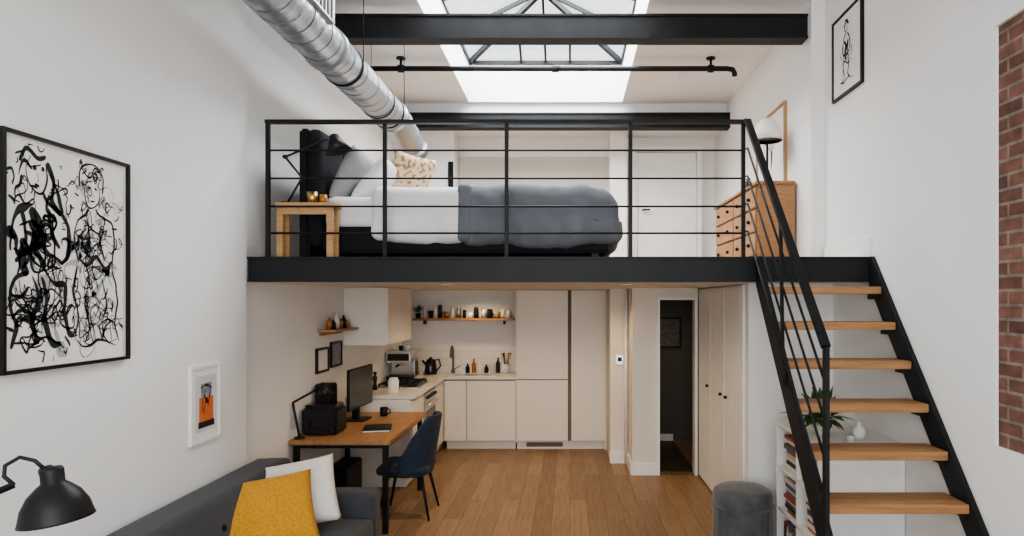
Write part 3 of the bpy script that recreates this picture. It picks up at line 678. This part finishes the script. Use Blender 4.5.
G('navy_desk_chair',(-1.6,6.2,0))
cxx,cyy=-1.55,6.16
softbox('seat',cxx-.26,cxx+.22,cyy-.23,cyy+.23,.41,.50,.045,NAVY,cuts=10)
bm=bmesh.new(); NA=26; NZ=8; outer=[];inner=[]
for i in range(NA+1):
    a=math.radians(-100+200*i/NA); ca,sa=math.cos(a),math.sin(a)
    top_=.60+.36*max(0,min(1,(math.cos(a*.9)-.15)*1.5))**.8
    co=[];ci=[]
    for j in range(NZ+1):
        t=j/NZ; z=.40+(top_-.40)*t; lean=.06*t*max(0,ca)
        co.append(bm.verts.new((cxx+(.23+.03*t)*ca+lean,cyy+(.25+.005*t)*sa,z))); ci.append(bm.verts.new((cxx+(.185+.03*t)*ca+lean,cyy+(.205+.005*t)*sa,z)))
    outer.append(co);inner.append(ci)
for i in range(NA):
    for j in range(NZ):
        bm.faces.new((outer[i][j],outer[i+1][j],outer[i+1][j+1],outer[i][j+1])); bm.faces.new((inner[i][j],inner[i][j+1],inner[i+1][j+1],inner[i+1][j]))
    bm.faces.new((outer[i][NZ],outer[i+1][NZ],inner[i+1][NZ],inner[i][NZ])); bm.faces.new((outer[i][0],inner[i][0],inner[i+1][0],outer[i+1][0]))
for i in (0,NA):
    for j in range(NZ): bm.faces.new((outer[i][j],outer[i][j+1],inner[i][j+1],inner[i][j]))
o=frombm('tub_back',bm,NAVY,True); md=o.modifiers.new('bev','BEVEL'); md.width=.012; md.segments=2
for sx_,sy_ in ((-1,-1),(-1,1),(1,-1),(1,1)):
    tube('leg',[(cxx+.15*sx_,cyy+.15*sy_,.42),(cxx+.24*sx_,cyy+.22*sy_,.0)],[.018,.010],STEEL)
box('under_frame',cxx-.17,cxx+.17,cyy-.17,cyy+.17,.385,.415,STEEL)
END()

# ------------------------------------------------------------------ sofa
G('grey_sofa',(-1.9,3.6,0))
sxA,sxB=-2.38,-1.44; syA,syB=2.35,4.90
box('base_frame',sxA+.03,sxB-.03,syA+.05,syB-.05,.14,.30,SOFA,.02)
def bfn(w): return Vector((w.x-max(0,w.x-(sxA+.08))*(w.z-.28)*.55, w.y, w.z+.02*(w.x-sxA)))
softbox('backrest',sxA,sxA+.34,syA+.02,syB-.02,.28,.86,.05,SOFA,.003,5,cuts=16,fn=bfn)
softbox('far_arm',sxA+.1,sxB,syB-.20,syB,.14,.63,.05,SOFA,.003,5,cuts=12)
softbox('near_arm',sxA+.1,sxB,syA,syA+.20,.14,.63,.05,SOFA,.003,5,cuts=12)
mid=(syA+syB)/2
softbox('seat_cushion_1',sxA+.3,sxB+.01,syA+.2,mid-.004,.29,.46,.045,SOFA,.005,4,cuts=12)
softbox('seat_cushion_2',sxA+.3,sxB+.01,mid+.004,syB-.2,.29,.46,.045,SOFA,.005,4,cuts=12)
for yy in (mid-.1,mid+.25,mid+.6,mid+.95,mid-.45,mid-.85):
    lathe('button',[(0,.016),(.016,.010),(.022,0)],(sxA+.34-.055,yy,.67),HEADB,seg=12,M=R(78,'Y'))
for x in (sxA+.08,sxB-.08):
    for y in (syA+.1,syB-.1): tube('leg',[(x,y,.15),(x,y,0)],[.022,.014],OAKT)
END()
G('white_throw_pillow',(-1.95,4.5,.7)); pillow('cushion',.56,.50,.18,T(-1.93,4.50,.685)@R(18,'Z')@R(54,'X')@R(8,'Z'),WCLOTH,seed=8); END()
G('mustard_throw_pillow',(-1.97,4.15,.7)); pillow('cushion',.66,.54,.19,T(-1.99,4.13,.655)@R(24,'Z')@R(48,'X')@R(6,'Z'),MUST,seed=9); END()

# floor lamp (foreground left)
G('black_floor_lamp',(-2.15,2.1,0))
lathe('base',[(0,0),(.14,0),(.14,.02),(.02,.03),(0,.03)],(-2.17,2.1,0),BLACK)
tube('pole',[(-2.17,2.1,.02),(-2.17,2.1,1.30)],.012,BLACK)
lathe('pole_joint',[(0,-.025),(.022,-.02),(.022,.02),(0,.025)],(-2.17,2.1,1.30),BLACK,M=R(90,'X'))
tube('arm',[(-2.17,2.1,1.30),(-1.955,2.25,1.40)],.012,BLACK)
tube('hook',[(-1.955,2.25,1.40),(-1.99,2.25,1.43),(-1.995,2.26,1.465),(-1.96,2.28,1.49),(-1.915,2.29,1.475),(-1.885,2.3,1.44)],.007,BLACK)
Ml=R(-6,'Y')@Matrix.Scale(.90,4)
lathe('head',[(0,.20),(.034,.20),(.040,.19),(.040,.14),(.055,.128),(.088,.095),(.112,.05),(.124,0),(.128,-.01),(.12,-.01),(.10,.04),(.06,.09),(0,.11)],(-1.845,2.3,1.270),BLACK,M=Ml,seg=36)
lathe('bulb',[(0,.09),(.02,.08),(.035,.04),(.025,.01),(0,.0)],(-1.845,2.3,1.275),PAPER,M=Ml)
lathe('swivel',[(0,-.02),(.02,-.015),(.02,.015),(0,.02)],(-1.88,2.3,1.435),BLACK,M=R(90,'X'))
END()

# ------------------------------------------------------------------ stool, shelf unit
G('velvet_pouf',(1.38,5.12,0))
bm=bmesh.new(); seg=96; prof=[(.20,.0),(.225,.02),(.228,.2),(.228,.40),(.235,.43),(.235,.50),(.225,.53),(.19,.55),(.1,.558),(.0,.56)]
rings=[]
for r,z in prof:
    ring=[]
    for k in range(seg):
        a=2*math.pi*k/seg; rr_=r*(1+(.03*abs(math.cos(a*8)) if .01<z<.41 else 0)); ring.append(bm.verts.new((1.38+rr_*math.cos(a),5.12+rr_*math.sin(a),z)))
    rings.append(ring)
for i in range(len(prof)-1):
    for k in range(seg): bm.faces.new((rings[i][k],rings[i][(k+1)%seg],rings[i+1][(k+1)%seg],rings[i+1][k]))
bm.faces.new(rings[0]); bmesh.ops.remove_doubles(bm,verts=bm.verts,dist=1e-5)
frombm('body',bm,VELV,True)
tube('piping',[(1.38+.238*math.cos(a),5.12+.238*math.sin(a),.42) for a in [2*math.pi*k/48 for k in range(49)]],.008,VELV,seg=8)
END()
G('white_bookshelf',(1.95,4.7,0))
bx0,bx1,by0,by1,bh=1.66,2.235,4.27,5.16,1.08
box('top',bx0,bx1,by0,by1,bh-.03,bh,TRIM,.002); box('side_near',bx0,bx1,by0,by0+.025,0,bh-.03,TRIM); box('side_far',bx0,bx1,by1-.025,by1,0,bh-.03,TRIM); box('back',bx1-.015,bx1,by0+.025,by1-.025,0,bh-.03,TRIM)
for z in (.06,.40,.73): box('shelf',bx0+.005,bx1-.015,by0+.025,by1-.025,z-.02,z,TRIM)
box('divider',bx0+.005,bx1-.015,4.70,4.72,0.06,bh-.03,TRIM)
END()
G('books',(1.8,4.7,.5))
rr=random.Random(11); bc=[mat('book_%d'%i,c,.7) for i,c in enumerate(((.30,.08,.06),(.7,.68,.62),(.08,.1,.15),(.65,.62,.55),(.03,.03,.03),(.5,.48,.45),(.25,.12,.07),(.72,.7,.66),(.12,.2,.25)))]
n_=0
for zz in (.06,.40,.73):
    for a,c in ((4.30,4.69),(4.73,5.12)):
        if rr.random()<.55:
            z=zz
            while z<zz+.24:
                t=rr.uniform(.018,.04); L=rr.uniform(.22,.3); box('book_%d'%n_,bx0+.02+rr.random()*.02,bx0+.22,a+.02,a+.02+L,z,z+t-.001,rr.choice(bc)); z+=t; n_+=1
        else:
            y=a
            while y<c-.05:
                t=rr.uniform(.015,.04); box('book_%d'%n_,bx0+.02+rr.random()*.02,bx0+.2,y,y+t-.001,zz,zz+rr.uniform(.19,.27),rr.choice(bc)); y+=t; n_+=1
END()
G('potted_plant',(1.80,4.62,bh))
px,py=1.80,4.60
lathe('pot',[(0,0),(.055,0),(.075,.13),(.068,.13),(.06,.11),(0,.11)],(px,py,bh),POT)
rr=random.Random(8); bm=bmesh.new()
for i in range(120):
    a=rr.random()*6.28; L=rr.uniform(.12,.30); el=rr.uniform(.3,1.45)
    base=Vector((px+rr.uniform(-.05,.05),py+rr.uniform(-.05,.05),bh+.11)); d=Vector((math.cos(a)*math.cos(el),math.sin(a)*math.cos(el),math.sin(el)))
    side=d.cross(Vector((0,0,1))).normalized(); prev=None
    for k in range(7):
        t=k/6; p=base+d*L*t+Vector((0,0,-.12*t*t*math.cos(el))); w=.024*math.sin(math.pi*min(1,max(0,t*1.3-.25)))+.002
        va,vb=bm.verts.new(p+side*w),bm.verts.new(p-side*w)
        if prev: bm.faces.new((prev[0],va,vb,prev[1]))
        prev=(va,vb)
frombm('leaves',bm,LEAF,True)
END()
G('white_ornament',(2.03,4.5,bh)); lathe('body',[(0,0),(.03,0),(.045,.03),(.04,.07),(.015,.09),(.02,.11),(0,.12)],(2.03,4.5,bh),PAPER); END()
G('small_candle',(1.93,4.40,bh)); lathe('body',[(0,0),(.025,0),(.025,.04),(.02,.042),(0,.04)],(1.93,4.40,bh),POT); END()
box('baseboard_right_lower', XR-.02,XR,-2.0,4.2,0,.14, TRIM)
box('baseboard_left_lower', XL,XL+.02,-2.0,2.3,0,.14, TRIM)

# ------------------------------------------------------------------ lights
def area(name, loc, rot, sx_, sy_, p, col):
    l=bpy.data.lights.new(name,'AREA'); l.shape='RECTANGLE'; l.size=sx_; l.size_y=sy_; l.energy=p; l.color=col
    o=bpy.data.objects.new(name,l); o.location=loc; o.rotation_euler=[math.radians(a) for a in rot]; COL.objects.link(o); return o
area('skylight_daylight',(xc,6.7,6.3),(0,0,0),4.2,5.6,1650,(.96,.985,1))
area('window_daylight',(-.05,-1.95,2.4),(90,0,0),3.6,3.6,205,(.98,.99,1))
for x,y,p in ((-1.1,5.7,16),(.5,5.7,12),(-1.1,7.4,18),(.2,7.4,14),(-1.3,8.9,9),(1.15,8.6,5)):
    l=bpy.data.lights.new('downlight_lamp','SPOT'); l.energy=p*3; l.color=(1,.73,.44); l.spot_size=math.radians(150); l.spot_blend=.8; l.shadow_soft_size=.04
    o=bpy.data.objects.new('downlight_lamp',l); o.location=(x,y,2.175); COL.objects.link(o)
w=bpy.data.worlds.new('sky'); scene.world=w; w.use_nodes=True
w.node_tree.nodes['Background'].inputs[0].default_value=(.95,.975,1,1); w.node_tree.nodes['Background'].inputs[1].default_value=1.7

# ------------------------------------------------------------------ camera
cd=bpy.data.cameras.new('camera'); cam=bpy.data.objects.new('camera',cd); COL.objects.link(cam)
cam.location=(0,0,2.05); cam.rotation_euler=(math.radians(90),0,0)
cd.sensor_width=36; cd.lens=640/1024*36; cd.shift_x=-58/1024; cd.shift_y=32/1024; cd.clip_start=.05
scene.camera=cam
